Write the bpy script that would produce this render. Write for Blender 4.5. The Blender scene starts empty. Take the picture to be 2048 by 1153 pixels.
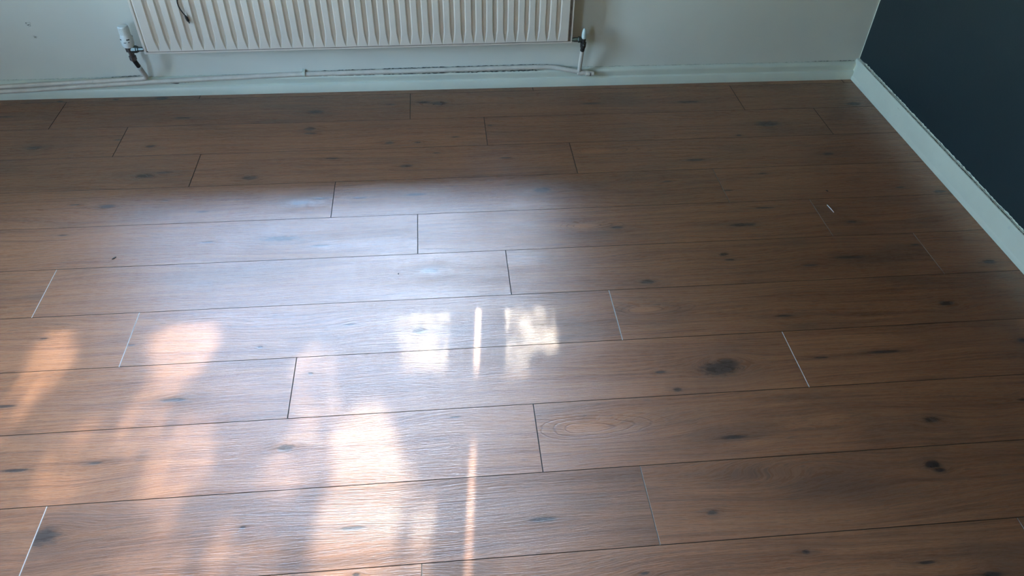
import bpy, math, random
from mathutils import Vector, Matrix
random.seed(7)
R = math.radians
SC = bpy.context.scene
COL = SC.collection

# ------------------------------------------------------------------ camera
W, H, F = 2048, 1153, 1519.73
CM = Matrix(((0.9953, 0.0470, -0.0851), (-0.0944, 0.6752, -0.7316), (0.0231, 0.7361, 0.6764)))
rx, ry, rz = R(47.4194), R(-1.32397), R(-5.42066)
CM = Matrix.Rotation(rz, 3, 'Z') @ Matrix.Rotation(ry, 3, 'Y') @ Matrix.Rotation(rx, 3, 'X')
CP = Vector((-1.6699, -2.6994, 1.4311))
cam_d = bpy.data.cameras.new('camera'); cam_d.lens = F / W * 36; cam_d.sensor_width = 36
cam = bpy.data.objects.new('camera', cam_d); COL.objects.link(cam)
cam.matrix_world = Matrix.Translation(CP) @ CM.to_4x4(); SC.camera = cam

# ------------------------------------------------------------------ light
SUN_EL, SUN_AZ = R(23.0), math.atan2(0.069, 0.764)          # low sun coming in through the window
SDIR = Vector((math.sin(SUN_AZ) * math.cos(SUN_EL), math.cos(SUN_AZ) * math.cos(SUN_EL), math.sin(SUN_EL)))
wd = bpy.data.worlds.new('sky'); SC.world = wd; wd.use_nodes = True
nt = wd.node_tree; bg = nt.nodes['Background']
sky = nt.nodes.new('ShaderNodeTexSky'); sky.sky_type = 'NISHITA'; sky.sun_disc = False
sky.sun_elevation = SUN_EL; sky.sun_rotation = SUN_AZ; sky.air_density = 1.0; sky.dust_density = 0.45; sky.ozone_density = 1.5
nt.links.new(sky.outputs[0], bg.inputs[0]); bg.inputs[1].default_value = 12.5
sl = bpy.data.lights.new('sun', 'SUN'); sl.energy = 20; sl.color = (1.0, .80, .60); sl.angle = 0.008
so = bpy.data.objects.new('sun', sl); COL.objects.link(so)
so.rotation_euler = (-SDIR).to_track_quat('-Z', 'Y').to_euler(); so.location = SDIR * 20
WX0, WX1, WZ0, WZ1 = -3.06, -1.15, 0.513, 1.95                 # window opening in the back wall
pl = bpy.data.lights.new('window_portal', 'AREA'); pl.shape = 'RECTANGLE'; pl.size = WX1 - WX0; pl.size_y = WZ1 - WZ0
pl.cycles.is_portal = True
po = bpy.data.objects.new('window_portal', pl); COL.objects.link(po)
po.location = ((WX0 + WX1) / 2, .27, (WZ0 + WZ1) / 2); po.rotation_euler = (R(-90), 0, 0)
for nm, sx, sy, lc, rt_ in (('side_portal', .90, 1.45, (-4.84, -1.50, 1.325), (R(90), 0, R(-90))), ('rear_portal', .65, .8, (-4.125, -4.24, 1.55), (R(90), 0, 0))):  # sky portals for the two added fill windows
    p2 = bpy.data.lights.new(nm, 'AREA'); p2.shape = 'RECTANGLE'; p2.size = sx; p2.size_y = sy; p2.cycles.is_portal = True
    po2 = bpy.data.objects.new(nm, p2); COL.objects.link(po2); po2.location = lc; po2.rotation_euler = rt_
SC.view_settings.view_transform = 'Standard'; SC.view_settings.look = 'None'
SC.view_settings.gamma = 1; SC.view_settings.use_curve_mapping = False
SC.view_settings.exposure = 0.0
SC.cycles.use_denoising = True
SC.cycles.max_bounces = 10; SC.cycles.diffuse_bounces = 6; SC.cycles.transparent_max_bounces = 12
SC.cycles.caustics_reflective = False; SC.cycles.caustics_refractive = False

# ------------------------------------------------------------------ helpers
def ray(x, y): return CM @ Vector(((x - W / 2) / F, -(y - H / 2) / F, -1.0))
def on_floor(x, y, z=0.0):
    d = ray(x, y); return CP + d * ((z - CP.z) / d.z)
def on_back(x, y, Y=0.0):
    d = ray(x, y); return CP + d * ((Y - CP.y) / d.y)
def on_right(x, y, X=0.0):
    d = ray(x, y); return CP + d * ((X - CP.x) / d.x)

class MB:
    def __init__(s): s.v = []; s.f = []; s.m = []
    def add(s, vs, fs, m=0):
        o = len(s.v); s.v += [tuple(v) for v in vs]; s.f += [tuple(i + o for i in f) for f in fs]; s.m += [m] * len(fs)
    def box(s, a, b, m=0):
        x0, y0, z0 = a; x1, y1, z1 = b
        s.add([(x0, y0, z0), (x1, y0, z0), (x1, y1, z0), (x0, y1, z0), (x0, y0, z1), (x1, y0, z1), (x1, y1, z1), (x0, y1, z1)],
              [(0, 3, 2, 1), (4, 5, 6, 7), (0, 1, 5, 4), (1, 2, 6, 5), (2, 3, 7, 6), (3, 0, 4, 7)], m)
    def tube(s, pts, r, n=14, m=0, caps=True):
        pts = [Vector(p) for p in pts]; rr = r if isinstance(r, (list, tuple)) else [r] * len(pts)
        t0 = (pts[1] - pts[0]).normalized(); up = Vector((0, 0, 1)) if abs(t0.z) < .9 else Vector((1, 0, 0))
        a = t0.cross(up).normalized(); rings = []; vs = []; fs = []
        for i, p in enumerate(pts):
            if i == 0: t = t0
            elif i == len(pts) - 1: t = (pts[i] - pts[i - 1]).normalized()
            else: t = ((pts[i] - pts[i - 1]).normalized() + (pts[i + 1] - pts[i]).normalized()).normalized()
            a = (a - t * a.dot(t)).normalized(); b = t.cross(a)
            for k in range(n):
                q = 2 * math.pi * k / n; vs.append(p + (a * math.cos(q) + b * math.sin(q)) * rr[i])
        for i in range(len(pts) - 1):
            for k in range(n):
                k2 = (k + 1) % n; fs.append((i * n + k, i * n + k2, (i + 1) * n + k2, (i + 1) * n + k))
        if caps:
            fs.append(tuple(range(n))[::-1]); fs.append(tuple((len(pts) - 1) * n + k for k in range(n)))
        s.add(vs, fs, m)
    def lathe(s, base, axis, prof, n=24, m=0):                 # prof: (distance along the axis, radius)
        axis = Vector(axis).normalized(); base = Vector(base)
        pts = [base + axis * h for h, r in prof]
        up = Vector((0, 0, 1)) if abs(axis.z) < .9 else Vector((1, 0, 0)); a = axis.cross(up).normalized(); b = axis.cross(a)
        vs = []; fs = []
        for p, (h, r) in zip(pts, prof):
            for k in range(n):
                q = 2 * math.pi * k / n; vs.append(p + (a * math.cos(q) + b * math.sin(q)) * max(r, 1e-5))
        for i in range(len(prof) - 1):
            for k in range(n):
                k2 = (k + 1) % n; fs.append((i * n + k, (i + 1) * n + k, (i + 1) * n + k2, i * n + k2))
        fs.append(tuple(range(n))); fs.append(tuple((len(prof) - 1) * n + k for k in range(n))[::-1])
        s.add(vs, fs, m)
    def prism(s, prof, a, b, axis='x', m=0):                   # prof: closed outline (u, z); swept from a to b
        n = len(prof); vs = []
        for t in (a, b):
            for u, z in prof: vs.append((t, u, z) if axis == 'x' else (u, t, z))
        fs = [(i, (i + 1) % n, n + (i + 1) % n, n + i) for i in range(n)] + [tuple(range(n))[::-1], tuple(range(n, 2 * n))]
        s.add(vs, fs, m)
    def build(s, name, mats, parent=None, smooth=None, loc=None, bevel=0):
        me = bpy.data.meshes.new(name); me.from_pydata(s.v, [], s.f)
        if not isinstance(mats, (list, tuple)): mats = [mats]
        for mm in mats: me.materials.append(mm)
        for p_, mi in zip(me.polygons, s.m): p_.material_index = mi
        import bmesh
        bm = bmesh.new(); bm.from_mesh(me); bmesh.ops.recalc_face_normals(bm, faces=bm.faces); bm.to_mesh(me); bm.free()
        if smooth is not None:
            me.shade_smooth() if hasattr(me, 'shade_smooth') else None
            try: me.set_sharp_from_angle(angle=R(smooth))
            except Exception: pass
        o = bpy.data.objects.new(name, me); COL.objects.link(o)
        if parent: o.parent = parent
        if loc is not None: o.location = loc
        if bevel:
            bv = o.modifiers.new('bevel', 'BEVEL'); bv.width = bevel; bv.segments = 2; bv.limit_method = 'ANGLE'; bv.angle_limit = R(35)
        return o
def empty(name, loc=(0, 0, 0)):
    o = bpy.data.objects.new(name, None); COL.objects.link(o); o.location = loc; o.empty_display_size = .05; return o
def tag(o, label=None, cat=None, group=None, kind=None):
    if label: o['label'] = label
    if cat: o['category'] = cat
    if group: o['group'] = group
    if kind: o['kind'] = kind
    return o
def reparent(o, root):                                         # geometry was laid out in world space
    o.parent = root; o.location = Vector(o.location) - root.location; return o

# ------------------------------------------------------------------ node shorthand
class NT:
    def __init__(s, name):
        s.mat = bpy.data.materials.new(name); s.mat.use_nodes = True; s.t = s.mat.node_tree
        s.b = s.t.nodes['Principled BSDF']; s.out = s.t.nodes['Material Output']
    def n(s, typ, **kw):
        x = s.t.nodes.new(typ)
        for k, v in kw.items(): setattr(x, k, v)
        return x
    def put(s, sock, v):
        if hasattr(v, 'links'): s.t.links.new(v, sock)
        else: sock.default_value = v
    def m(s, op, a, b=0.0, c=0.0, clamp=False):
        x = s.n('ShaderNodeMath', operation=op, use_clamp=clamp); s.put(x.inputs[0], a); s.put(x.inputs[1], b); s.put(x.inputs[2], c); return x.outputs[0]
    def step(s, v, a, b, lo=0.0, hi=1.0):
        x = s.n('ShaderNodeMapRange', interpolation_type='SMOOTHSTEP'); s.put(x.inputs[0], v)
        s.put(x.inputs[1], a); s.put(x.inputs[2], b); s.put(x.inputs[3], lo); s.put(x.inputs[4], hi); return x.outputs[0]
    def vec(s, x, y, z=0.0):
        c = s.n('ShaderNodeCombineXYZ'); s.put(c.inputs[0], x); s.put(c.inputs[1], y); s.put(c.inputs[2], z); return c.outputs[0]
    def noise(s, v, scale=1.0, detail=2.0, rough=.5, dist=0.0):
        x = s.n('ShaderNodeTexNoise'); s.put(x.inputs['Vector'], v); x.inputs['Scale'].default_value = scale
        x.inputs['Detail'].default_value = detail; x.inputs['Roughness'].default_value = rough; x.inputs['Distortion'].default_value = dist; return x.outputs[0]
    def mix(s, f, a, b, blend='MIX'):
        x = s.n('ShaderNodeMix', data_type='RGBA', blend_type=blend); s.put(x.inputs[0], f)
        for k, v in ((6, a), (7, b)): s.put(x.inputs[k], v if hasattr(v, 'links') else (*v, 1) if len(v) == 3 else v)
        return x.outputs[2]
    def bump(s, h, strength=.3, dist=.001):
        x = s.n('ShaderNodeBump'); x.inputs['Strength'].default_value = strength; x.inputs['Distance'].default_value = dist; s.put(x.inputs['Height'], h)
        s.t.links.new(x.outputs[0], s.b.inputs['Normal']); return x

def paint(name, col, rough=.5, vary=.06, scale=6, bumps=.15, bscale=260, bdist=.0006, spec=.5, metal=0.0, dirt=None):
    k = NT(name); tc = k.n('ShaderNodeTexCoord').outputs['Object']
    n1 = k.noise(tc, scale, 4, .6)
    f = k.step(n1, .3, .7)
    c = k.mix(f, tuple(x * (1 - vary) for x in col), tuple(min(1, x * (1 + vary)) for x in col))
    if dirt:
        n2 = k.noise(tc, 38, 5, .65); c = k.mix(k.step(n2, .62, .78, 0, .5), c, dirt)
    k.put(k.b.inputs['Base Color'], c); k.b.inputs['Roughness'].default_value = rough; k.b.inputs['Metallic'].default_value = metal
    k.b.inputs['Specular IOR Level'].default_value = spec
    if bumps: k.bump(k.noise(tc, bscale, 3, .6), bumps, bdist)
    return k.mat

M = {}
M['wall'] = paint('wall_paint', (.665, .665, .605), .75, .03, 2.2, .25, 90, .0012)
M['blue'] = paint('navy_wall_paint', (.0065, .020, .028), .55, .06, 2.5, .3, 90, .0012)
M['skirt'] = paint('gloss_skirting_paint', (.645, .69, .61), .35, .04, 5, .15, 60, .0008, dirt=(.50, .57, .54))
M['rad'] = paint('radiator_enamel', (.70, .625, .55), .38, .03, 8, .08, 120, .0004)
M['groove'] = paint('brown_groove', (.16, .115, .085), .8, .3, 60, 0)  # dark brown strip between panel and rim
M['pipe'] = paint('painted_pipe', (.66, .62, .555), .45, .07, 25, .3, 220, .0008, dirt=(.42, .40, .34))
M['plas'] = paint('white_plastic', (.74, .78, .77), .35, .02, 10, 0)
M['cap'] = paint('clear_white_cap', (.62, .72, .70), .3, .02, 10, 0)
M['chrome'] = paint('chrome', (.17, .20, .195), .45, .05, 60, .1, 300, .0005, metal=1.0)
M['brass'] = paint('dull_valve_metal', (.17, .15, .145), .42, .25, 80, .2, 300, .0005, metal=.8)
M['dark'] = paint('blackened_pipe', (.022, .018, .017), .55, .3, 90, .3, 300, .0008)
M['black'] = paint('black_rubber', (.006, .006, .007), .5, .1, 40, 0)
M['slot'] = paint('shadowed_slot', (.01, .011, .011), .8, .1, 40, 0)
M['crack'] = paint('crack_and_gap_shade', (.075, .08, .07), .9, .5, 60, .3)  # for paint cracks, and for shade painted into the gaps along the pipes
M['caulk'] = paint('yellowed_caulk', (.50, .54, .48), .7, .15, 40, .5, 200, .001)
M['ceil'] = paint('ceiling_paint', (.78, .78, .76), .8, .02, 2, .1)
M['frame'] = paint('white_frame', (.75, .76, .76), .35, .02, 5, 0)
M['sub'] = paint('dark_underlay', (.02, .016, .013), .9, .1, 30, 0)
M['edge_dark'] = paint('dark_plank_edge', (.018, .013, .011), .6, .1, 30, 0)
M['edge_pale'] = paint('pale_plank_core', (.55, .53, .50), .5, .1, 200, 0)
M['edge_mid'] = paint('dull_plank_core', (.20, .165, .14), .55, .2, 200, 0)
M['leaf'] = paint('hedge_leaf', (.045, .085, .025), .5, .3, 5, 0)
M['bark'] = paint('bark', (.09, .065, .045), .85, .3, 30, .5, 60, .004)
M['grass'] = paint('lawn', (.05, .085, .03), .9, .3, 4, .5, 40, .01)
M['white'] = paint('white_sliver_plastic', (.85, .86, .86), .3, .02, 10, 0)
# window glass: thin sheet, clear with a reflection
def glass(name, tint):
    k = NT(name); tr = k.n('ShaderNodeBsdfTransparent'); gl = k.n('ShaderNodeBsdfGlossy'); gl.inputs['Roughness'].default_value = .02
    fr = k.n('ShaderNodeFresnel'); mx = k.n('ShaderNodeMixShader'); tr.inputs[0].default_value = (*tint, 1)
    k.t.links.new(fr.outputs[0], mx.inputs[0]); k.t.links.new(tr.outputs[0], mx.inputs[1]); k.t.links.new(gl.outputs[0], mx.inputs[2])
    k.t.links.new(mx.outputs[0], k.out.inputs[0]); return k.mat
M['glass'] = glass('window_glass', (.93, .96, .95)); M['glass_blue'] = glass('blue_tinted_glass', (.86, .945, .995))  # main panes tinted blue to cool the sky glare on the floor

# ------------------------------------------------------------------ floor board material (marks come from each board's own properties)
NMARK = 6
def wood():
    k = NT('oak_laminate'); tc = k.n('ShaderNodeTexCoord').outputs['Object']
    sp = k.n('ShaderNodeSeparateXYZ'); k.t.links.new(tc, sp.inputs[0]); X, Y = sp.outputs[0], sp.outputs[1]
    sd = k.n('ShaderNodeAttribute', attribute_type='OBJECT', attribute_name='seed').outputs['Fac']
    wob = k.noise(k.vec(k.m('MULTIPLY', X, 55), k.m('MULTIPLY', Y, 120), sd), 1, 3, .6)
    wob2 = k.noise(k.vec(k.m('MULTIPLY', X, 14), k.m('MULTIPLY', Y, 40), sd), 1, 2, .5)
    g = bpy.data.node_groups.new('board_mark', 'ShaderNodeTree')
    for nm in ('X', 'Y', 'Noise', 'Aspect'): g.interface.new_socket(nm, in_out='INPUT', socket_type='NodeSocketFloat')
    g.interface.new_socket('Mark', in_out='INPUT', socket_type='NodeSocketVector')
    for nm in ('Core', 'Halo', 'Flow'): g.interface.new_socket(nm, in_out='OUTPUT', socket_type='NodeSocketFloat')
    gi = g.nodes.new('NodeGroupInput'); go = g.nodes.new('NodeGroupOutput')
    q = NT.__new__(NT); q.t = g
    ms = q.n('ShaderNodeSeparateXYZ'); g.links.new(gi.outputs['Mark'], ms.inputs[0])
    L = ms.outputs[2]; ddx = q.m('SUBTRACT', gi.outputs['X'], ms.outputs[0]); ddy = q.m('SUBTRACT', gi.outputs['Y'], ms.outputs[1])
    dx = q.m('DIVIDE', ddx, L); dy = q.m('DIVIDE', ddy, L); asp = gi.outputs['Aspect']
    dya = q.m('MULTIPLY', dy, q.m('ABSOLUTE', asp))
    r = q.m('SQRT', q.m('ADD', q.m('MULTIPLY', dx, dx), q.m('MULTIPLY', dya, dya)))
    rn = q.m('ADD', r, q.m('MULTIPLY', q.m('SUBTRACT', gi.outputs['Noise'], .5), 1.1))
    core = q.m('MULTIPLY', q.step(rn, 1.2, .45), q.step(gi.outputs['Aspect'], -.1, .1, .12, 1.0))
    asp = q.m('ABSOLUTE', asp)
    halo = q.m('EXPONENT', q.m('MULTIPLY', q.m('MULTIPLY', rn, rn), -.22))
    fr2 = q.m('ADD', q.m('MULTIPLY', q.m('MULTIPLY', dx, dx), .22), q.m('MULTIPLY', q.m('MULTIPLY', dy, dy), .9))
    fl = q.m('MULTIPLY', q.m('MULTIPLY', ddy, q.m('EXPONENT', q.m('MULTIPLY', fr2, -1))), q.m('DIVIDE', 1.7, asp))
    g.links.new(core, go.inputs['Core']); g.links.new(halo, go.inputs['Halo']); g.links.new(fl, go.inputs['Flow'])
    cores = halos = flows = None
    for i in range(NMARK):
        at = k.n('ShaderNodeAttribute', attribute_type='OBJECT', attribute_name='mark_%d' % i)
        ag = k.n('ShaderNodeAttribute', attribute_type='OBJECT', attribute_name='mark_aspect_%d' % i)
        gn = k.n('ShaderNodeGroup'); gn.node_tree = g
        k.put(gn.inputs['X'], X); k.put(gn.inputs['Y'], Y); k.put(gn.inputs['Noise'], wob2 if i % 2 else wob)
        k.put(gn.inputs['Aspect'], ag.outputs['Fac']); k.put(gn.inputs['Mark'], at.outputs['Vector'])
        if cores is None: cores, halos, flows = gn.outputs[0], gn.outputs[1], gn.outputs[2]
        else:
            cores = k.m('MAXIMUM', cores, gn.outputs[0]); halos = k.m('MAXIMUM', halos, gn.outputs[1]); flows = k.m('ADD', flows, gn.outputs[2])
    # the pale oval figure with rings
    at = k.n('ShaderNodeAttribute', attribute_type='OBJECT', attribute_name='eye'); es = k.n('ShaderNodeSeparateXYZ'); k.t.links.new(at.outputs['Vector'], es.inputs[0])
    ex = k.m('DIVIDE', k.m('SUBTRACT', X, es.outputs[0]), es.outputs[2]); ey = k.m('DIVIDE', k.m('SUBTRACT', Y, es.outputs[1]), es.outputs[2])
    exs = k.m('MULTIPLY', ex, k.step(ex, -.3, .6, 1.0, .55))           # the rings trail off to one side
    e = k.m('SQRT', k.m('ADD', k.m('MULTIPLY', exs, exs), k.m('MULTIPLY', k.m('MULTIPLY', ey, ey), 8.0)))
    e = k.m('ADD', e, k.m('MULTIPLY', k.m('SUBTRACT', wob2, .5), .45))
    rg = k.m('ABSOLUTE', k.m('SUBTRACT', k.m('FRACT', k.m('MULTIPLY', e, 2.3)), .5))
    ring = k.m('MULTIPLY', k.step(rg, .0, .16, 1, 0), k.m('MULTIPLY', k.step(e, 2.4, 1.2), k.step(e, .15, .35)))
    eyec = k.step(e, 1.1, .3)
    warp = k.noise(k.vec(k.m('MULTIPLY', X, 1.7), k.m('MULTIPLY', Y, 7), sd), 1, 1.5, .45)
    Fg = k.m('SUBTRACT', k.m('ADD', Y, k.m('MULTIPLY', k.m('SUBTRACT', warp, .5), .08)), flows)
    Fg = k.m('ADD', Fg, k.m('MULTIPLY', k.m('EXPONENT', k.m('MULTIPLY', k.m('MULTIPLY', e, e), -.5)), .02))
    g1 = k.noise(k.vec(k.m('MULTIPLY', X, 4.5), k.m('MULTIPLY', Fg, 190), sd), 1, 4, .62)
    g2 = k.noise(k.vec(k.m('MULTIPLY', X, 1.3), k.m('MULTIPLY', Fg, 42), k.m('ADD', sd, 3.3)), 1, 3, .55)
    g3 = k.noise(k.vec(k.m('MULTIPLY', X, 26), k.m('MULTIPLY', Fg, 520), sd), 1, 3, .65)
    pat = k.noise(k.vec(k.m('MULTIPLY', X, 2.6), k.m('MULTIPLY', Y, 9), k.m('ADD', sd, 7.7)), 1, 3, .55)
    tone = k.n('ShaderNodeAttribute', attribute_type='OBJECT', attribute_name='tone').outputs['Fac']
    c = k.mix(k.step(g1, .30, .72), (0.156, 0.059, 0.025), (0.282, 0.115, 0.051))
    c = k.mix(k.step(g2, .38, .66, 0, .42), c, (0.362, 0.158, 0.070))
    c = k.mix(k.step(pat, .50, .74, 0, .60), c, (0.126, 0.060, 0.033))
    c = k.mix(k.step(g3, .53, .70, 0, .72), c, (0.082, 0.033, 0.016))
    c = k.mix(k.m('MULTIPLY', eyec, .35), c, (0.490, 0.194, 0.077))
    c = k.mix(k.m('MULTIPLY', ring, .6), c, (0.112, 0.041, 0.018))
    c = k.mix(k.m('MULTIPLY', halos, .55), c, (0.112, 0.053, 0.030))
    c = k.mix(k.m('MULTIPLY', cores, .86), c, (0.021, 0.012, 0.010))
    hs = k.n('ShaderNodeHueSaturation'); k.put(hs.inputs['Color'], c); k.put(hs.inputs['Value'], tone); hs.inputs['Saturation'].default_value = 1.0
    k.put(k.b.inputs['Base Color'], hs.outputs[0])
    k.put(k.b.inputs['Roughness'], k.m('ADD', .40, k.m('MULTIPLY', g3, .16)))
    k.b.inputs['Coat Weight'].default_value = .6; k.put(k.b.inputs['Coat Roughness'], k.m('ADD', .20, k.m('MULTIPLY', g3, .16)))
    k.b.inputs['Specular IOR Level'].default_value = .46
    hgt = k.m('SUBTRACT', k.m('ADD', g3, k.m('MULTIPLY', g1, .6)), k.m('ADD', k.m('MULTIPLY', cores, .35), k.m('MULTIPLY', ring, .5)))
    bp = k.bump(hgt, .6, .0009); k.t.links.new(bp.outputs[0], k.b.inputs['Coat Normal'])
    return k.mat
M['wood'] = wood()

# ------------------------------------------------------------------ room shell
RX, BY = 0.018, 0.018                   # inner faces of the right and back walls (skirting fronts stand at 0)
LX, FY, CZ = -4.7, -4.1, 2.4
def struct(mb, name, mat, **kw): return tag(mb.build(name, mat, **kw), kind='structure')
T = .26
b = MB()
b.box((LX - .1, BY, -.1), (WX0, BY + T, CZ)); b.box((WX1, BY, -.1), (RX + .1, BY + T, CZ))
b.box((WX0, BY, -.1), (WX1, BY + T, WZ0)); b.box((WX0, BY, WZ1), (WX1, BY + T, CZ))
wall_back = struct(b, 'wall_back', M['wall'])
b = MB(); b.box((RX, FY, -.1), (RX + .1, BY, CZ)); struct(b, 'wall_right', M['blue'])
EY0, EY1, EZ0, EZ1 = -1.95, -1.05, .60, 2.05                        # unseen window added in the left wall to fill the room with skylight
b = MB()
b.box((LX - .1, FY, -.1), (LX, EY0, CZ)); b.box((LX - .1, EY1, -.1), (LX, BY, CZ))
b.box((LX - .1, EY0, -.1), (LX, EY1, EZ0)); b.box((LX - .1, EY0, EZ1), (LX, EY1, CZ))
struct(b, 'wall_left', M['wall'])
DX0, DX1, DZ0, DZ1 = -4.45, -3.8, 1.15, 1.95                        # small unseen window added behind the camera as extra fill light
b = MB()
b.box((LX - .1, FY - .1, -.1), (DX0, FY, CZ)); b.box((DX1, FY - .1, -.1), (RX + .1, FY, CZ))
b.box((DX0, FY - .1, -.1), (DX1, FY, DZ0)); b.box((DX0, FY - .1, DZ1), (DX1, FY, CZ))
struct(b, 'wall_front', M['wall'])
b = MB(); b.box((LX - .1, FY - .1, CZ), (RX + .1, BY + T, CZ + .1)); struct(b, 'ceiling', M['ceil'])
# white cutting-in line of paint down the corner
b = MB(); n = 26
vs = []; fs = []
for i in range(n + 1):
    z = .075 + (CZ - .08) * i / n; wv = .0035 + .0012 * random.random()
    vs += [(RX - .0006, BY - .0002, z), (RX - .0006, BY - wv, z)]
for i in range(n): fs.append((2 * i, 2 * i + 1, 2 * i + 3, 2 * i + 2))
b.add(vs, fs); b.build('paint_edge', M['skirt'], parent=wall_back)

# skirting boards
back_prof = [(BY, 0), (0, 0), (0, .031), (.0025, .034), (.0075, .037), (.0070, .046), (.0045, .056), (.0050, .062), (.0090, .068), (BY, .0712)]
b = MB(); b.prism(back_prof, LX, 0.006, 'x'); struct(b, 'baseboard_back', M['skirt'], smooth=40)
right_prof = [(RX, .0005), (0, .0005), (0, .012), (.0022, .016), (.0035, .020), (.0040, .074), (.0065, .081), (.010, .083), (RX, .0835)]
b = MB(); b.prism(right_prof, FY, BY, 'y'); bbr = struct(b, 'baseboard_right', M['skirt'], smooth=40)
b = MB(); b.prism([(LX, .0005), (LX + .018, .0005), (LX + .018, .07), (LX, .08)], FY, 0, 'y'); struct(b, 'baseboard_left', M['skirt'])
b = MB(); b.prism([(FY, .0005), (FY + .018, .0005), (FY + .018, .07), (FY, .08)], LX + .018, 0, 'x'); struct(b, 'baseboard_front', M['skirt'])

def ragged(name, pts, width, mat, parent, nrm, seed=0):        # thin irregular strip lying on a surface
    rnd = random.Random(seed); vs = []; fs = []
    pts = [Vector(p) for p in pts]; nrm = Vector(nrm); out = []
    for i in range(len(pts) - 1):
        m = max(2, int((pts[i + 1] - pts[i]).length / .006))
        for j in range(m): out.append(pts[i].lerp(pts[i + 1], j / m))
    out.append(pts[-1]); t = (pts[-1] - pts[0]).normalized(); s_ = nrm.cross(t).normalized()
    for i, p_ in enumerate(out):
        e_ = min(1, i / 4, (len(out) - 1 - i) / 4)
        w0 = width * (rnd.uniform(.15, 1)) * e_; off = s_ * rnd.uniform(-.25, .25) * width
        vs += [p_ + off + s_ * w0 * .5, p_ + off - s_ * w0 * .5]
    for i in range(len(out) - 1): fs.append((2 * i, 2 * i + 1, 2 * i + 3, 2 * i + 2))
    b = MB(); b.add(vs, fs); return b.build(name, mat, parent=parent)
nb = Vector((0, -1, 0)); up = Vector((0, -.5, 1)).normalized()
bbk = bpy.data.objects['baseboard_back']
ragged('paint_crack', [on_back(1622, 123, BY - .0012), on_back(1716, 121, BY - .0012)], .0035, M['crack'], bbk, nb, 1)
ragged('paint_crack', [on_back(560, 152, .0165), on_back(1100, 131, .0165)], .004, M['crack'], bbk, nb, 2)
ragged('paint_crack', [on_back(0, 161, .0165), on_back(120, 159, .0165)], .003, M['crack'], bbk, nb, 3)
ragged('paint_crack', [on_back(300, 159, .014), on_back(430, 154, .014)], .007, M['crack'], bbk, nb, 4)
ragged('caulk_bead', [(LX, BY - .002, .0725), (-1.0, BY - .002, .0725), (RX - .02, BY - .002, .0722)], .005, M['caulk'], bbk, nb, 5)
for i, (a_, c_) in enumerate([(-.03, -.35), (-.33, -.80), (-.75, -1.35)]):
    ragged('paint_crack', [(RX - .0085, a_, .0836), (RX - .0085, c_, .0836)], .0045, M['crack'], bbr, (0, 0, 1), 20 + i)
ragged('paint_edge', [(RX - .0012, -.02, .086), (RX - .0012, -2.2, .086)], .006, M['skirt'], bbr, (-1, 0, 0), 30)
for (p0, p1, wd_) in [((1793, 213), (1801, 222), .0012), ((1801, 262), (1805, 254), .0012), ((1763, 208), (1765, 211), .0012)]:
    ragged('scratch', [on_right(*p0, .0028), on_right(*p1, .0028)], wd_ * 1.4, M['crack'], bbr, (-1, 0, 0), 40)

# ------------------------------------------------------------------ window (above the radiator, out of the frame, the light comes through it)
win = tag(empty('window_1', ((WX0 + WX1) / 2, .10, WZ0)), kind='structure')
def wpart(mb, name, mat, **kw): return reparent(mb.build(name, mat, **kw), win)
y0, y1 = .085, .135
b = MB()
b.box((WX0, y0, WZ0), (WX1, y1, WZ0 + .05)); b.box((WX0, y0, WZ1 - .05), (WX1, y1, WZ1))
b.box((WX0, y0, WZ0 + .05), (WX0 + .07, y1, WZ1 - .05)); b.box((WX1 - .106, y0, WZ0 + .05), (WX1, y1, WZ1 - .05))
wpart(b, 'window_frame', M['frame'], bevel=.003)
b = MB(); b.box((-1.538, y0, WZ0 + .05), (-1.474, y1, WZ1 - .05)); wpart(b, 'sash_stile', M['frame'], bevel=.003)
b = MB(); b.box((-1.460, y0, WZ0 + .05), (-1.397, y1, WZ1 - .05)); wpart(b, 'sash_stile', M['frame'], bevel=.003)
b = MB(); b.box((WX0 + .07, .108, WZ0 + .05), (-1.538, .112, WZ1 - .05)); wpart(b, 'pane', M['glass_blue'])
b = MB(); b.box((-1.397, .108, WZ0 + .05), (WX1 - .106, .112, WZ1 - .05)); wpart(b, 'pane', M['glass_blue'])
b = MB(); b.prism([(.085, WZ0 - .022), (-.012, WZ0 - .022), (-.018, WZ0 - .012), (-.012, WZ0 - .002), (.085, WZ0)], WX0 - .03, WX1 + .03, 'x')
wpart(b, 'window_sill', M['frame'])

def fill_window(name, u0, u1, z0, z1, w, along):
    root = tag(empty(name, (0, 0, 0)), kind='structure')
    def bx(mb, a, c, da, dc):                                  # a, c: (u, z); da, dc: depth outward from the wall's inner face
        if along == 'x': mb.box((a[0], w - dc, a[1]), (c[0], w - da, c[1]))
        else: mb.box((w - dc, a[0], a[1]), (w - da, c[0], c[1]))
    um = (u0 + u1) / 2; b = MB()
    bx(b, (u0, z0), (u1, z0 + .06), .03, .085); bx(b, (u0, z1 - .06), (u1, z1), .03, .085)
    bx(b, (u0, z0 + .06), (u0 + .06, z1 - .06), .03, .085); bx(b, (u1 - .06, z0 + .06), (u1, z1 - .06), .03, .085); bx(b, (um - .03, z0 + .06), (um + .03, z1 - .06), .03, .085)
    b.build('window_frame', M['frame'], parent=root, bevel=.003)
    for a_, c_ in ((u0 + .06, um - .03), (um + .03, u1 - .06)):
        b = MB(); bx(b, (a_, z0 + .06), (c_, z1 - .06), .056, .060); b.build('pane', M['glass'], parent=root)
fill_window('fill_window_left', EY0, EY1, EZ0, EZ1, LX, 'y'); fill_window('fill_window_rear', DX0, DX1, DZ0, DZ1, FY, 'x')

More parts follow.
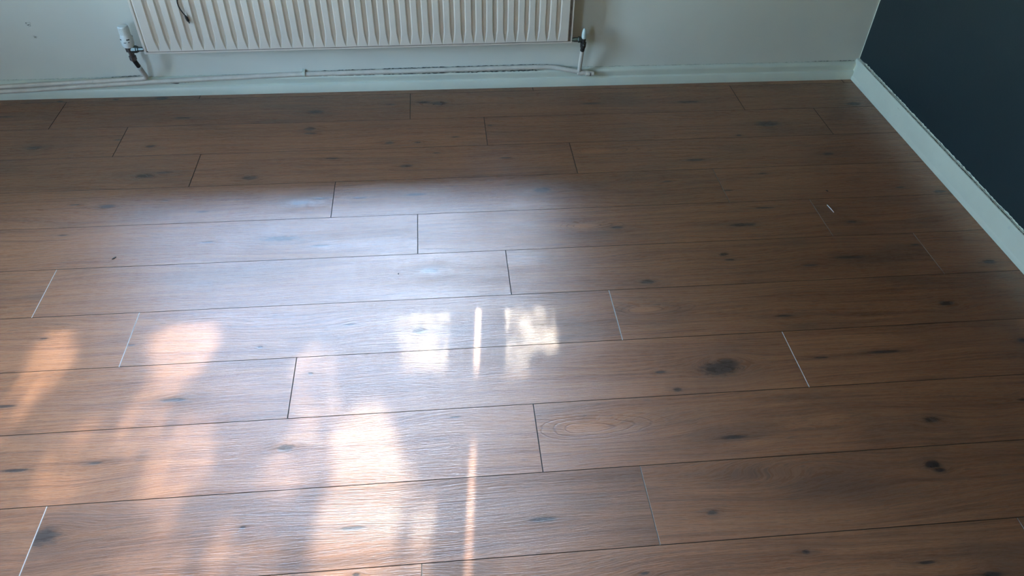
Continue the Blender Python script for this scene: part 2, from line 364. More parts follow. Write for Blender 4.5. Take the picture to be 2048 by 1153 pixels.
# ------------------------------------------------------------------ floor: one object per board
PW, PL, S0 = .192, 1.2613, -.60275
floor = MB(); floor.box((LX - .1, FY - .1, -.05), (RX + .1, BY, -.0085)); floor = struct(floor, 'floor', M['sub'])
rows = {-4: -1.30, -3: -1.775, -2: -1.5054, -1: -1.2166, 0: -2.0149, 1: -1.7498, 2: -2.7550, 3: -2.4827, 4: -2.0535, 5: -1.4783, 6: -2.5221, 7: -1.7659 + .02}
rr_ = random.Random(3)
for k_ in range(8, 24): rows[k_] = rr_.uniform(-2.8, -1.5)
# px, py, half length in px, aspect (2 knot, 7 crack)
MARKS = [(632,224,17,2.4),(620,258,12,1.6),(622,267,14,4),(70,296,16,2.4),(301,293,11,2.6),(290,352,20,2.6),(330,345,22,5),(500,356,17,2.2),(812,332,13,2.2),(778,286,10,2.2),(835,285,8,2.2),
(874,306,8,4),(910,274,9,4),(664,317,15,4.5),(367,236,22,6),(10,234,18,6),(848,205,16,3),(877,207,20,2.6),(782,209,10,5),(980,251,5,2),(1182,207,20,6),(1377,204,24,5.5),(1536,248,26,2.4),(1478,271,6,1.8),
(1657,308,13,2.6),(1392,320,18,6),(1707,208,18,2.6),(237,280,7,4),(1013,316,12,5),(1525,347,9,5),(1880,383,14,2.8),(1800,375,10,4),(150,410,10,5),
(213,413,17,2.6),(330,402,9,6),(600,406,20,2.6),(640,397,20,6),(405,424,14,6),(1084,380,20,2.0),(834,389,22,5),(720,396,16,6),(1455,381,10,6),(1335,363,10,6),
(1233,455,16,3),(1486,450,32,5.5),(1703,444,12,3),(1528,416,20,6),(126,471,12,6),(560,478,40,5),(415,485,16,7),(640,492,20,6),
(1447,509,10,1.8),(1459,520,10,4),(1405,503,16,7),(1295,564,16,2.4),(1698,515,36,6.5),(1622,531,17,4.5),(1979,524,14,2.2),(1830,490,10,4),(860,542,20,2.4),(1780,502,10,5),
(1567,632,24,6),(1893,607,18,2.6),(838,663,16,1.8),(520,695,5,1.8),(87,678,9,3),(262,691,8,5),(700,650,14,6),
(1455,730,26,1.6),(1440,738,44,2.2),(1355,780,10,1.8),(1768,704,34,8),(1640,716,22,9),(345,801,30,5.5),(4,814,30,7),(620,748,6,1.6),(2046,681,12,2),(1320,745,12,3),
(1472,875,30,6),(1862,840,18,2.2),(571,897,20,2.0),(190,927,20,4.5),(30,942,36,8),(2045,800,12,5),(910,835,12,6),
(1087,1040,36,5.5),(1425,1026,13,2.2),(1866,930,18,1.7),(1880,941,14,2),(85,1076,40,1.8),(485,1056,6,2),(703,1058,30,6),(1650,970,70,-3),(1500,950,60,-5),
(1612,1105,10,2),(712,1151,8,1.6),(1856,1126,18,5),(1985,1150,20,3),(1290,1148,12,3)]
EYES = [(1283,620,38),(1160,857,52),(1183,302,34),(1168,452,30),(1335,452,28)]
mk = []
for (px, py, L_, a_) in MARKS:
    c_ = on_floor(px, py); l_ = (on_floor(px + L_, py) - c_).length; mk.append((c_.x, c_.y, l_, a_))
ey = []
for (px, py, L_) in EYES:
    c_ = on_floor(px, py); l_ = (on_floor(px + L_, py) - c_).length; ey.append((c_.x, c_.y, l_))
# which joints show a pale exposed core (row: joints counted by x)
PALE = {(0, -.7536): 1, (1, -.4885): 1, (2, -2.755): 2, (2, -.2324): 1, (3, -2.4827): 2, (3, -1.2214): 2, (4, -.7922): 2, (6, -2.5221): 2, (6, -1.2608): 1, (5, -1.4783): 0}
def joint_kind(row, x):
    for (r_, xx), v in PALE.items():
        if r_ == row and abs(xx - x) < .05: return {0: 2, 1: 4, 2: 3}[v]
    return 4 if row >= 5 else 2
rt = random.Random(11)
for row in sorted(rows):
    yt = S0 - PW * row; yb = yt - PW                            # far and near edge of the row
    yt = min(yt, .004)
    if yb < FY + .01: yb = max(yb, FY + .004)
    if yt - yb < .02: continue
    xs = rows[row]; x = xs - PL * math.ceil((xs - LX) / PL)
    while x < -.002:
        xa, xb = max(x, LX + .004), min(x + PL, .004); x += PL
        if xb - xa < .02: continue
        g_ = .0002; cx, cy = (xa + xb) / 2, (yt + yb) / 2
        hx, hy = (xb - xa) / 2 - g_, (yt - yb) / 2 - g_
        ce, cl, dp = .0010, .0007, .0010                        # bevel at the ends, along the sides, its depth
        b = MB()
        top = [(-hx + ce, -hy + cl, 0), (hx - ce, -hy + cl, 0), (hx - ce, hy - cl, 0), (-hx + ce, hy - cl, 0)]
        mid = [(-hx, -hy, -dp), (hx, -hy, -dp), (hx, hy, -dp), (-hx, hy, -dp)]
        low = [(a, c, -.008) for a, c, _ in mid]
        b.add(top + mid + low, [(0, 1, 2, 3)], 0)
        b.f += [(0, 4, 5, 1), (2, 6, 7, 3), (1, 5, 6, 2), (3, 7, 4, 0), (4, 8, 9, 5), (5, 9, 10, 6), (6, 10, 11, 7), (7, 11, 8, 4), (8, 11, 10, 9)]
        b.m += [1, 1, joint_kind(row, xb), joint_kind(row, xa), 1, 1, 1, 1, 1]
        o = b.build('plank', [M['wood'], M['edge_dark'], M['edge_dark'], M['edge_pale'], M['edge_mid']], parent=floor)
        o.location = (cx, cy, 0)
        mine = sorted([m_ for m_ in mk if xa < m_[0] < xb and yb < m_[1] < yt], key=lambda m_: -m_[2] / abs(m_[3]))
        if not mine and (row > 7 or xa < -3.4):
            mine = [(rt.uniform(xa + .1, xb - .1) if xb - xa > .25 else cx, rt.uniform(yb + .03, yt - .03), rt.uniform(.012, .035), rt.choice([2, 2.4, 6])) for _ in range(3)]
        mine = mine[:NMARK]
        for i in range(NMARK):
            if i < len(mine):
                mx_, my_, ml_, ma_ = mine[i]; o['mark_%d' % i] = (mx_ - cx, my_ - cy, ml_); o['mark_aspect_%d' % i] = float(ma_)
            else: o['mark_%d' % i] = (9.0, 9.0, .01); o['mark_aspect_%d' % i] = 2.0
        ee = [e_ for e_ in ey if xa < e_[0] < xb and yb < e_[1] < yt]
        o['eye'] = (ee[0][0] - cx, ee[0][1] - cy, ee[0][2]) if ee else (9.0, 9.0, .05)
        o['seed'] = float(rt.uniform(0, 60)); o['tone'] = float(rt.uniform(.90, 1.08)) * {-3: .96, 3: 1.05, 4: 1.16, 5: 1.10, 6: .88, 7: .9}.get(row, 1.0)  # random board tone; row factors partly put the light falloff into the colour

# ------------------------------------------------------------------ radiator
RY = -.052                                                     # front face of the panel
RL, RR, RZ0, RZ1 = -2.697, -1.166, .1945, .492
rad = empty('radiator', ((RL + RR) / 2, RY, RZ0))
tag(rad, 'cream white fluted panel radiator fixed low on the pale green wall', 'radiator')
tilt = -math.atan2(.010, 1.53)
RO = Vector(((RL + RR) / 2, RY, RZ0))
def rpart(mb, name, mat, **kw):
    o = mb.build(name, mat, **kw); o.parent = rad; o.location = -RO; return o
nf = 39; m_side = .018; px0, px1 = RL + m_side, RR - m_side; pitch = (px1 - px0) / nf
zb, zt = RZ0 + .011, RZ1 - .011; dep = .014; tap = .045
b = MB(); cols = []
for i in range(nf):
    x = px0 + i * pitch                                        # valley centred on the start of each pitch
    cols.append((x, i))
zs = [zb, zb + .004, zb + tap * .25, zb + tap * .5, zb + tap * .75, zb + tap, zb + tap * 1.6, (zb + zt) / 2, zt - tap, zt - tap * .5, zt - .004, zt]
def depth(z):
    q = min(z - zb, zt - z); return max(0, min(1, (q - .003) / tap)) ** .6
vs = []; per = 4
for z in zs:
    d_ = depth(z); row_ = []
    for i in range(nf + 1):
        x = px0 + i * pitch
        vw = pitch * (.01 + .10 * d_); fw = pitch * (.02 + .13 * d_)
        if i == 0: row_ += [(x, RY + .0, z), (x + .002, RY, z)]; 
        elif i == nf: row_ += [(x - .002, RY, z), (x, RY, z)]
        else: row_ += [(x - vw - fw, RY, z), (x - vw, RY + dep * d_, z), (x + vw, RY + dep * d_, z), (x + vw + fw, RY, z)]
    vs.append(row_)
nx = len(vs[0]); V = [v for r_ in vs for v in r_]; fs = []
for j in range(len(zs) - 1):
    for i in range(nx - 1): fs.append((j * nx + i, j * nx + i + 1, (j + 1) * nx + i + 1, (j + 1) * nx + i))
b.add(V, fs)
rpart(b, 'fluted_panel', M['rad'])
# pressed rim around the sheet, set back a little, with a rolled edge
b = MB(); yf = RY + .004
b.box((RL, yf, RZ0), (RR, yf + .010, RZ0 + .0085)); b.box((RL, yf, RZ1 - .0085), (RR, yf + .010, RZ1))
b.box((RL, yf, RZ0 + .0085), (RL + .0095, yf + .010, RZ1 - .0085)); b.box((RR - .0075, yf, RZ0 + .0085), (RR, yf + .010, RZ1 - .0085))
rpart(b, 'seam_rim', M['rad'], bevel=.002)
b = MB(); b.box((RL + .0095, RY + .010, RZ0 + .0085), (RR - .0075, RY + .016, RZ1 - .0085)); rpart(b, 'back_plate', M['rad'])
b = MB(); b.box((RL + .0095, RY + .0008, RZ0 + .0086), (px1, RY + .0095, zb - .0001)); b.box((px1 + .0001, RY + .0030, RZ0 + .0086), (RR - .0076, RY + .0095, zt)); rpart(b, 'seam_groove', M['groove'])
# step between the rim and the sheet
b = MB()
b.add([(RL + .0095, RY + .0095, zb), (px0, RY, zb), (px0, RY, zt), (RL + .0095, RY + .0095, zt)], [(0, 1, 2, 3)])
rpart(b, 'side_step', M['rad']); b = MB()
b.add([(RR - .0075, RY + .0095, zb), (px1, RY, zb), (px1, RY, zt), (RR - .0075, RY + .0095, zt)], [(0, 3, 2, 1)])
rpart(b, 'side_step', M['rad'])
for bx in (RL + .18, RR - .18):
    b = MB(); b.box((bx - .018, RY + .016, RZ0 + .03), (bx + .018, BY, RZ1 - .03)); rpart(b, 'wall_bracket', M['rad'])
# valve union bosses at the bottom corners
rad.rotation_euler = (0, tilt, 0)

# ------------------------------------------------------------------ left thermostatic valve
VY = -.040
vb = on_back(270, 128, VY)                                     # foot of the valve
def at(px, py): return on_back(px, py, VY)
A = Vector((vb.x, VY, 0))
def zz(py, px): return on_back(px, py, VY).z
tv = empty('radiator_valve', A + Vector((0, 0, zz(128, 270))))
tag(tv, 'thermostatic valve with ribbed white head at the left end of the radiator', 'valve')
def tpart(mb, name, mat, **kw): return reparent(mb.build(name, mat, **kw), tv)
z0_, z1_, z2_, z3_, z4_ = zz(113, 268), zz(101, 264), zz(92, 261), zz(71, 254), zz(51, 247)
ax = (0, 0, 1)
b = MB(); b.lathe(A, ax, [(z0_ - .016, .0085), (z0_ - .010, .013), (z0_ + .002, .013), (z0_ + .004, .009), (z1_ - .004, .0105), (z1_ - .001, .0155), (z2_ - .002, .0165), (z2_, .015)], 8)
tpart(b, 'valve_body', M['brass'], smooth=30)
b = MB(); b.lathe(A, ax, [(z2_ - .001, .0175), (z2_ + .006, .0205), (z2_ + .018, .0215), (z3_ - .012, .0215), (z3_ - .004, .0195), (z3_ + .004, .0175), (z4_ - .004, .0165), (z4_ - .001, .0150), (z4_, .011)], 32)
head = tpart(b, 'valve_head', M['plas'], smooth=40)
b = MB()                                                       # grip ribs round the head
for q in range(26):
    a_ = 2 * math.pi * q / 26; c_, s_ = math.cos(a_), math.sin(a_); r0 = .0172
    p_ = A + Vector((c_ * r0, s_ * r0, 0)); t_ = Vector((-s_, c_, 0)) * .0011; o_ = Vector((c_, s_, 0)) * .0016
    v_ = []
    for zz_ in (z3_ + .006, z4_ - .005):
        v_ += [p_ - t_ - o_ + Vector((0, 0, zz_)), p_ + t_ - o_ + Vector((0, 0, zz_)), p_ + t_ + o_ * .6 + Vector((0, 0, zz_)), p_ - t_ + o_ * .6 + Vector((0, 0, zz_))]
    b.add(v_, [(0, 1, 2, 3), (4, 7, 6, 5), (0, 4, 5, 1), (1, 5, 6, 2), (2, 6, 7, 3), (3, 7, 4, 0)])
rb = tag(b.build('grip_ribs', M['plas']), kind='stuff'); rb.parent = head; rb.location = Vector((0, 0, 0))
b = MB()
for a_ in (-150, -75, 20, 100):                                # dark slots below the grip
    for u in range(4):
        a0, a1 = R(a_ + u * 7), R(a_ + u * 7 + 7); r0 = .0217; v_ = []
        for zz_ in (z3_ - .010, z3_ - .006):
            for aa in (a0, a1): v_.append(A + Vector((math.cos(aa) * r0, math.sin(aa) * r0, zz_)))
        b.add(v_, [(0, 1, 3, 2)])
for a_ in (-100, -88, -60):
    aa = R(a_); r0 = .0218
    c_ = A + Vector((math.cos(aa) * r0, math.sin(aa) * r0, z3_ - .019)); t_ = Vector((-math.sin(aa), math.cos(aa), 0)) * .002
    b.add([c_ - t_, c_ + t_, c_ + t_ + Vector((0, 0, .0025)), c_ - t_ + Vector((0, 0, .0025))], [(0, 1, 2, 3)])
sb = tag(b.build('head_slot', M['slot']), kind='stuff'); sb.parent = head; sb.location = Vector((0, 0, 0))
zn = zz(98, 272)
un = MB(); un.lathe((A.x + .002, VY - .002, zn), (1, 0, 0), [(0, .008), (.003, .0105), (.005, .0140), (.020, .0142), (.022, .0115), (.026, .0115), (.028, .0085), (.046, .0085)], 8)
tpart(un, 'union_nut', M['chrome'], smooth=20)
# pipe below the left valve: blackened copper, then painted, bending at the skirting and running off to the left
pa = empty('heating_pipe', on_back(296, 152, -.006))
tag(pa, 'shorter painted pipe dropping from the white-headed valve and running left', 'pipe')
def chain(*p): return [Vector(q) for q in p]
def bez(p0, p1, p2, n=8):
    return [p0.lerp(p1, t / n).lerp(p1.lerp(p2, t / n), t / n) for t in range(n + 1)]
e1 = on_back(293, 155, -.004)
start = Vector((A.x, VY, zz(126, 270))); mid_ = on_back(276, 131, VY + .004); 
b = MB(); b.tube([Vector((A.x, VY, z0_ - .012)), mid_, on_back(278, 134, VY + .006)], .0078, 14)
o_ = b.build('bare_pipe', M['dark'], smooth=40); reparent(o_, pa)
corner = on_back(295, 157, -.004)
lead = on_back(278, 134, VY + .006); r_bend = corner + (lead - corner).normalized() * .018
leftdir = (on_back(0, 174, -.008) - corner).normalized()
run = bez(r_bend, corner, corner + leftdir * .018, 8) + [corner + leftdir * .3, on_back(0, 174, -.008), on_back(0, 174, -.008) + leftdir * 1.3]
b = MB(); b.tube([lead] + run, .0080, 16); o_ = b.build('painted_pipe', M['pipe'], smooth=50); reparent(o_, pa)
b = MB(); b.tube([lead + (lead - corner).normalized() * .003, lead - (lead - corner).normalized() * .004], .0088, 16)
o_ = b.build('paint_drip', M['plas'], smooth=50); reparent(o_, pa)

for (a_, c_, w_, Y_) in [((30, 166.5), (285, 151), .004, .0165), ((0, 178.6), (288, 162.0), .0050, -.0045)]:  # dark ribbons painting the shade in the gaps beside the short pipe
    ragged('pipe_gap_shade', [on_back(*a_, Y_), on_back(*c_, Y_)], w_, M['crack'], bbk, nb, 60)
ragged('pipe_gap_shade', [on_back(298, 152, .016), on_back(305, 163, .012), on_back(330, 160, .012)], .011, M['crack'], bbk, nb, 61)
# return pipe: from the tee at the right along the skirting top, dipping to the left under the first pipe
tee = on_back(1157, 145, -.010)
pb = empty('heating_pipe', tee)
tag(pb, 'long painted pipe on the skirting under the radiator, with a tee at its right end', 'pipe')
pts = [on_back(1187, 147.5, -.011), on_back(1157, 143.5, -.010), on_back(1128, 138.5, -.004), on_back(1112, 135.6, .003), on_back(1098, 134.2, .007), on_back(1060, 134.6, .008),
       on_back(900, 139.5, .008), on_back(750, 144.2, .008), on_back(608, 148.5, .008), on_back(500, 153.5, .006), on_back(380, 159.5, .001), on_back(200, 170.5, -.0065), on_back(0, 183.5, -.0085)]
d_ = (pts[-1] - pts[-2]).normalized(); pts.append(pts[-1] + d_ * .9); pts[-1].z = max(pts[-1].z, .012)
sm = []
for i in range(len(pts) - 1):
    a_, c_ = pts[i], pts[i + 1]; pv = pts[i - 1] if i else a_; nxx = pts[i + 2] if i + 2 < len(pts) else c_
    for t in (0, .25, .5, .75):
        sm.append(.5 * ((2 * a_) + (c_ - pv) * t + (2 * pv - 5 * a_ + 4 * c_ - nxx) * t * t + (3 * a_ - pv - 3 * c_ + nxx) * t ** 3))
sm.append(pts[-1])
b = MB(); b.tube(sm, .0088, 16); reparent(b.build('painted_pipe', M['pipe'], smooth=50), pb)
td = (pts[0] - pts[1]).normalized()
b = MB(); b.lathe(tee - td * .004, td, [(0, .0088), (.002, .0102), (.020, .0102), (.022, .0088)], 18); reparent(b.build('tee_fitting', M['pipe'], smooth=30), pb)
ce = on_back(1170, 146, -.011)
b = MB(); b.lathe(ce + td * .002, td, [(0, .0080), (.002, .0105), (.012, .0105), (.013, .0098), (.017, .0098), (.018, .0092)], 18); reparent(b.build('stop_end', M['pipe'], smooth=30), pb)
b = MB(); b.lathe(ce + td * .0198, td, [(0, .0096), (.0025, .0090), (.003, .004)], 18); reparent(b.build('stop_end_face', M['dark'], smooth=30), pb)
v2y = -.040
vt = on_back(1165, 103, v2y)
b = MB(); b.tube([tee + Vector((.002, 0, .002)), Vector((vt.x, v2y + .006, vt.z))], .0076, 16); reparent(b.build('riser_pipe', M['pipe'], smooth=50), pb)
for (pp_, w_, Y_) in [([(330, 167.2), (500, 158), (608, 153.6), (760, 150.2), (900, 145.3), (1090, 140.2)], .0055, .006), ([(620, 143.0), (760, 138.3), (900, 133.9), (1100, 128.8)], .0045, .0165), ([(1105, 131), (1150, 137.5)], .004, .0155)]:  # shade above and below the long pipe, painted as dark strips
    for (p_, q_) in zip(pp_[:-1], pp_[1:]): ragged('pipe_gap_shade', [on_back(*p_, Y_), on_back(*q_, Y_)], w_, M['crack'], bbk, nb, int(p_[0]))
# clip
cp = on_back(608, 147.5, .008)
b = MB(); prof = []
ring_ = [(math.cos(R(q)) * .0112, math.sin(R(q)) * .0112) for q in range(-80, 131, 15)]
ins = [(math.cos(R(q)) * .0090, math.sin(R(q)) * .0090) for q in range(130, -81, -15)]
outl = [(cp.y - c_, cp.z + s_) for c_, s_ in ring_] + [(cp.y - c_, cp.z + s_) for c_, s_ in ins]
b.prism(outl, cp.x - .0055, cp.x + .0055, 'x'); b.box((cp.x - .0055, cp.y + .002, cp.z + .006), (cp.x + .0055, BY, cp.z + .015))
clip = b.build('pipe_clip', M['skirt'], smooth=40, bevel=.0008)
tag(clip, 'small painted clip gripping the long pipe on the skirting under the radiator', 'pipe clip')

# ------------------------------------------------------------------ right lockshield valve
B = Vector((vt.x, v2y, 0))
def z2(px, py): return on_back(px, py, v2y).z
lv = empty('radiator_valve', B + Vector((0, 0, z2(1166, 90))))
tag(lv, 'small lockshield valve with pale cap and blackened body at the right end of the radiator', 'valve')
def lpart(mb, name, mat, **kw): return reparent(mb.build(name, mat, **kw), lv)
zc0, zc1, zn1 = z2(1168, 76), z2(1170, 57), z2(1166, 88)
b = MB(); b.lathe(B, ax, [(zn1 - .0145, .0080), (zn1 - .013, .0105), (zn1 + .006, .0115), (zn1 + .008, .0085), (zc0 - .004, .0085), (zc0, .0078)], 8); lpart(b, 'valve_body', M['dark'], smooth=30)
b = MB(); b.lathe(B, ax, [(zc0 - .001, .0088), (zc0 + .020, .0082), (zc0 + .022, .0075), (zc1 - .010, .0068), (zc1 - .004, .0050), (zc1, .0022)], 18)
lpart(b, 'valve_cap', M['cap'], smooth=40)
zu = z2(1155, 79)
b = MB(); b.lathe((B.x - .004, v2y, zu), (-1, 0, 0), [(0, .006), (.006, .007), (.007, .0112), (.016, .0116), (.018, .0085), (.030, .0085), (.034, .0070), (.045, .0070)], 6); lpart(b, 'union_nut', M['chrome'], smooth=20)
b = MB(); b.lathe(B + Vector((0, -.0108, zn1)), (0, -1, 0), [(0, .0036), (.002, .0034), (.003, .0018)], 10); lpart(b, 'drain_screw', M['chrome'], smooth=30)
b = MB(); b.tube([B + Vector((0, .0, zn1 - .014)), Vector((vt.x, v2y + .006, vt.z + .001))], .0082, 14); lpart(b, 'bare_pipe', M['dark'], smooth=50)

# ------------------------------------------------------------------ cable hanging over the radiator front
CY = RY - .006
pp = [(360, -60), (353, -30), (354, 0), (356, 10), (360, 18), (365, 25), (370, 31)]
cps = [on_back(a_, c_, CY) for a_, c_ in pp]
cps = [Vector((cps[0].x, CY, RZ1 + .004)), ] + cps[1:] if cps[0].z > RZ1 else cps
cb = empty('charging_cable', cps[-1]); tag(cb, 'thin black cable with a small plug hanging over the face of the radiator', 'cable')
topz = RZ1 + .008
lead_ = [Vector((cps[0].x - .004, RY + .03, topz - .02)), Vector((cps[0].x - .003, RY + .014, topz)), Vector((cps[0].x - .002, RY - .002, topz - .001)), Vector((cps[0].x - .001, CY, topz - .014))]
allp = lead_ + [c_ for c_ in cps if c_.z < topz - .02]
sm = []
for i in range(len(allp) - 1):
    a_, c_ = allp[i], allp[i + 1]; pv = allp[i - 1] if i else a_; nxx = allp[i + 2] if i + 2 < len(allp) else c_
    for t in (0, .25, .5, .75):
        sm.append(.5 * ((2 * a_) + (c_ - pv) * t + (2 * pv - 5 * a_ + 4 * c_ - nxx) * t * t + (3 * a_ - pv - 3 * c_ + nxx) * t ** 3))
sm.append(allp[-1])
b = MB(); b.tube(sm, .0020, 10); reparent(b.build('cord', M['black'], smooth=60), cb)
c0, c1, c2 = on_back(369.5, 30, CY), on_back(377, 43, CY), on_back(379, 46.5, CY)
b = MB(); b.tube([c0, c0.lerp(c1, .18), c0.lerp(c1, .45), c0.lerp(c1, .85), c1], [.0019, .0032, .0047, .0047, .0036], 10); reparent(b.build('plug', M['black'], smooth=40), cb)
b = MB(); b.tube([c1 - (c1 - c0) * .05, c2], .0026, 8); reparent(b.build('connector_tip', M['chrome'], smooth=30), cb)

# ------------------------------------------------------------------ old fixing holes in the wall, left
def hole(px, py, r, seed):
    c_ = on_back(px, py, BY); rnd = random.Random(seed); n = 14; b = MB(); vs = []
    rad_ = [r * rnd.uniform(.75, 1.25) for _ in range(n)]
    for (k1, yy) in ((1.5, -.0003), (1.15, -.0022), (.95, -.0020), (.72, -.0006)):
        for i in range(n):
            a_ = 2 * math.pi * i / n; vs.append((c_.x + math.cos(a_) * rad_[i] * k1, BY + yy, c_.z + math.sin(a_) * rad_[i] * k1))
    fs = [(j * n + i, j * n + (i + 1) % n, (j + 1) * n + (i + 1) % n, (j + 1) * n + i) for j in range(3) for i in range(n)]
    b.add(vs, fs); o = b.build('filler_ring', M['wall'], parent=wall_back, smooth=60)
    return c_, rad_
c_, _ = hole(56.5, 48, .0062, 1)
b = MB(); b.add([(c_.x - .0055, BY - .0024, c_.z - .0035), (c_.x - .001, BY - .0024, c_.z - .0042), (c_.x + .006, BY - .0024, c_.z - .0005), (c_.x + .0035, BY - .0024, c_.z - .0005), (c_.x - .001, BY - .0024, c_.z - .0018)], [(0, 1, 2, 3, 4)])
b.add([(c_.x - .0066, BY - .0024, c_.z + .003), (c_.x - .0040, BY - .0024, c_.z + .003), (c_.x - .0046, BY - .0024, c_.z + .0062), (c_.x - .0062, BY - .0024, c_.z + .006)], [(0, 1, 2, 3)])
b.build('screw_hole', M['slot'], parent=wall_back)
c_, _ = hole(70, 74, .0038, 2)
b = MB(); b.lathe((c_.x + .001, BY - .0012, c_.z), (0, -1, 0), [(0, .0017), (.0006, .0016)], 10); b.build('screw_hole', M['slot'], parent=wall_back)

# ------------------------------------------------------------------ bits lying on the floor
p0, p1 = on_floor(1654, 410.5), on_floor(1667.5, 425.5)
b = MB(); b.tube([p0 + Vector((0, 0, .0011)), p0.lerp(p1, .5) + Vector((0, 0, .0016)), p1 + Vector((0, 0, .0011))], [.0010, .0013, .0008], 8)
o = b.build('plastic_sliver', M['white'], smooth=60); tag(o, 'thin white plastic sliver lying on the floor near the right wall', 'sliver')
def crumb(px, py, lx, ly, rot, label):
    c_ = on_floor(px, py); b = MB(); rnd = random.Random(px); n = 8; vs = []
    for (kk, z) in ((.8, 0), (1, .0008), (.6, .0018)):
        for i in range(n):
            a_ = 2 * math.pi * i / n; x_, y_ = math.cos(a_) * lx * kk * rnd.uniform(.8, 1.1), math.sin(a_) * ly * kk * rnd.uniform(.8, 1.1)
            vs.append((x_ * math.cos(rot) - y_ * math.sin(rot), x_ * math.sin(rot) + y_ * math.cos(rot), z))
    fs = [(j * n + i, j * n + (i + 1) % n, (j + 1) * n + (i + 1) % n, (j + 1) * n + i) for j in range(2) for i in range(n)] + [tuple(range(n))[::-1], tuple(range(2 * n, 3 * n))]
    b.add(vs, fs); o = b.build('crumb', M['black'], loc=(c_.x, c_.y, 0.0002)); tag(o, label, 'crumb')
crumb(1654, 382.5, .0055, .0028, R(115), 'small dark crumb on the floor just beyond the white sliver')
crumb(228, 517, .0075, .0030, R(50), 'dark elongated crumb on a grey lit board at the left of the floor')
crumb(797, 548, .0028, .0020, R(80), 'tiny dark speck in the middle of the bright sky reflection')

# ------------------------------------------------------------------ garden outside: unseen hedge added to block the sun, gaps cut to the floor patches
gr = MB(); gr.box((-30, -25, -.6), (12, 25, -.5)); struct(gr, 'ground', M['grass'])
GAPS = [  # (share of the sun let through, outline of the sun patch on the floor)
 (1, [(735,838),(770,848),(790,885),(794,935),(786,1000),(776,1060),(765,1110),(752,1175),(640,1175),(633,1100),(640,1040),(660,990),(678,960),(667,915),(672,870),(700,845)]),
 (1, [(330,655),(350,651),(432,648),(428,700),(402,740),(360,752),(330,745),(312,715),(310,680)]),
 (.8, [(72,690),(105,668),(138,680),(145,710),(122,755),(85,782),(62,760)]),
 (.25, [(862,625),(909,612),(900,680),(893,722),(862,716),(872,670)]),
 (.16, [(1012,600),(1118,600),(1116,668),(1055,672),(1038,735),(1010,735)]),
 (1, [(944,600),(968,600),(964,722),(942,722)]), (1, [(925,925),(965,925),(960,1170),(915,1170)]),
 (.85, [(350,862),(418,862),(421,905),(405,950),(382,985),(295,998),(280,960)]),
 (.8, [(845,1050),(885,1005),(880,1130),(830,1130)]),
 (.85, [(455,1050),(472,1046),(452,1100),(446,1165),(395,1165)]),
 (.6, [(300,750),(350,760),(318,830),(292,885),(245,905),(240,870),(275,820)]), (.4, [(600,714),(657,714),(662,800),(660,860),(640,830),(600,800)]),
 (.5, [(640,840),(662,860),(645,905),(604,960),(545,975),(528,945),(560,900)]),
 (.55, [(795,940),(832,985),(840,1050),(812,1130),(765,1130),(785,1040)]), (.4, [(100,900),(190,860),(200,920),(150,970),(82,965)]), (.35, [(0,800),(60,770),(40,840),(0,870)]),
 (.25, [(240,1120),(300,1080),(370,1075),(330,1165),(235,1165)]), (.3, [(1015,1060),(1030,1060),(1030,1170),(1012,1170)]),
 (.10, [(800,625),(865,622),(862,712),(820,715)]), (.22, [(470,1120),(560,1110),(560,1170),(470,1170)])]
def poly(l): return [(lambda q: (q.x, q.y))(on_floor(*p_)) for p_ in l]
BRf = [poly(l) for t_, l in GAPS if t_ == 1]; DIMt = [t_ for t_, l in GAPS if t_ < 1]; DIMf = [poly(l) for t_, l in GAPS if t_ < 1]
def boxes(ps): return [(min(x for x, y in p_), max(x for x, y in p_), min(y for x, y in p_), max(y for x, y in p_)) for p_ in ps]
BRb, DIMb = boxes(BRf), boxes(DIMf)
def inside(pt, ps, bb):
    x, y = pt
    for ip, (p_, (a_, c_, d_, e_)) in enumerate(zip(ps, bb)):
        if x < a_ or x > c_ or y < d_ or y > e_: continue
        r_ = False; j = len(p_) - 1
        for i in range(len(p_)):
            xi, yi = p_[i]; xj, yj = p_[j]
            if (yi > y) != (yj > y) and x < (xj - xi) * (y - yi) / (yj - yi) + xi: r_ = not r_
            j = i
        if r_: return ip + 1
    return 0
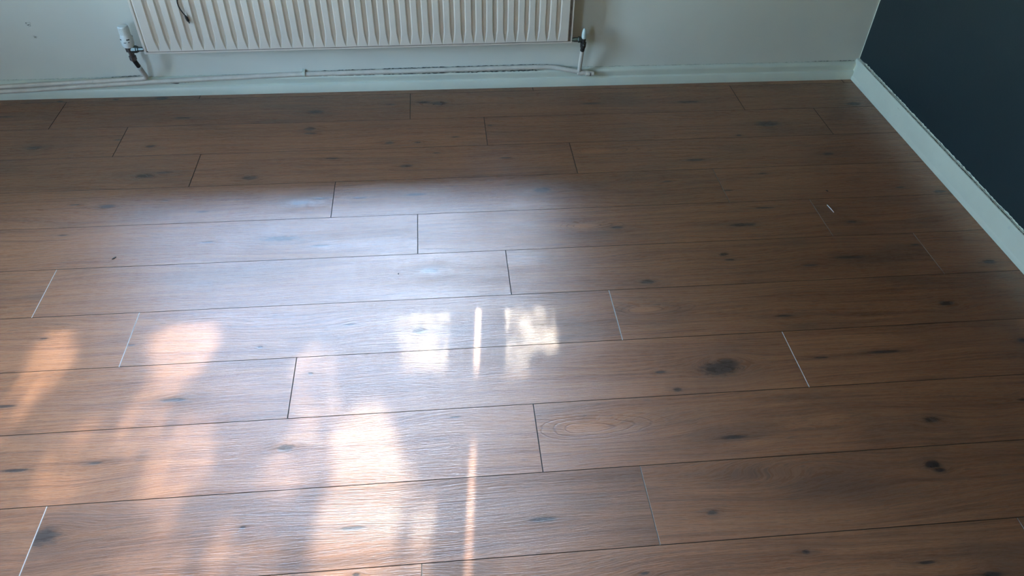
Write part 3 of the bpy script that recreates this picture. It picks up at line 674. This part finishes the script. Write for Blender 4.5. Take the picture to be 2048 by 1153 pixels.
def shade(p_): t = p_.z / SDIR.z; return (p_.x - SDIR.x * t, p_.y - SDIR.y * t)
lr = random.Random(5); b = MB(); LV = []; LF = []
def leaf(c_, s_):
    a_ = lr.uniform(0, 6.28); u = Vector((math.cos(a_), lr.uniform(-.25, .25), math.sin(a_))) * s_; w_ = Vector((-math.sin(a_), lr.uniform(-.25, .25), math.cos(a_))) * s_ * .6
    o = len(LV); nn = Vector((0, -.2 * s_, 0))
    LV.extend([c_ - u, c_ - u * .2 + w_ + nn, c_ + u, c_ - u * .2 - w_ + nn]); LF.extend([(o, o + 1, o + 2), (o, o + 2, o + 3)])
    return (c_ - u, c_ + u, c_ + w_, c_ - w_)
HY = 2.6
tanE = math.tan(SUN_EL)
hx0, hx1 = -3.25, -.55
hz0, hz1 = tanE * (HY + 1.0), tanE * (HY + 2.75)
nl = 0
for i in range(30000):
    y_ = HY + lr.uniform(-.05, .05); c_ = Vector((lr.uniform(hx0, hx1), y_, lr.uniform(hz0, hz1))); s_ = lr.uniform(.014, .024)
    pts_ = [c_] + [c_ + Vector((dx * s_, 0, dz * s_)) for dx, dz in ((1, 0), (-1, 0), (0, 1), (0, -1))]
    if any(inside(shade(p_), BRf, BRb) for p_ in pts_): continue
    if not inside(shade(c_), DIMf, DIMb) and any(inside(shade(p_), DIMf, DIMb) for p_ in pts_): continue
    w_ = inside(shade(c_), DIMf, DIMb)
    if w_:                                                     # thin places: fewer and smaller leaves
        s_ = lr.uniform(.008, .012)
        if lr.random() > math.log(1 / DIMt[w_ - 1]) / .85: continue
    leaf(c_, s_); nl += 1
for i in range(16000):                                         # the rest of the hedge, lower and to the sides
    x_ = lr.uniform(-6.5, 3.0); z_ = lr.uniform(-.5, hz1)
    if hx0 < x_ < hx1 and z_ > hz0 - .03: continue
    leaf(Vector((x_, HY + lr.uniform(-.16, .16), z_)), lr.uniform(.03, .055))
b.add(LV, LF)
hd = b.build('sun_mask_hedge', M['leaf']); tag(hd, 'unseen leafy hedge added outside the window, gaps cut to shape the sun patches', 'hedge', kind='stuff')
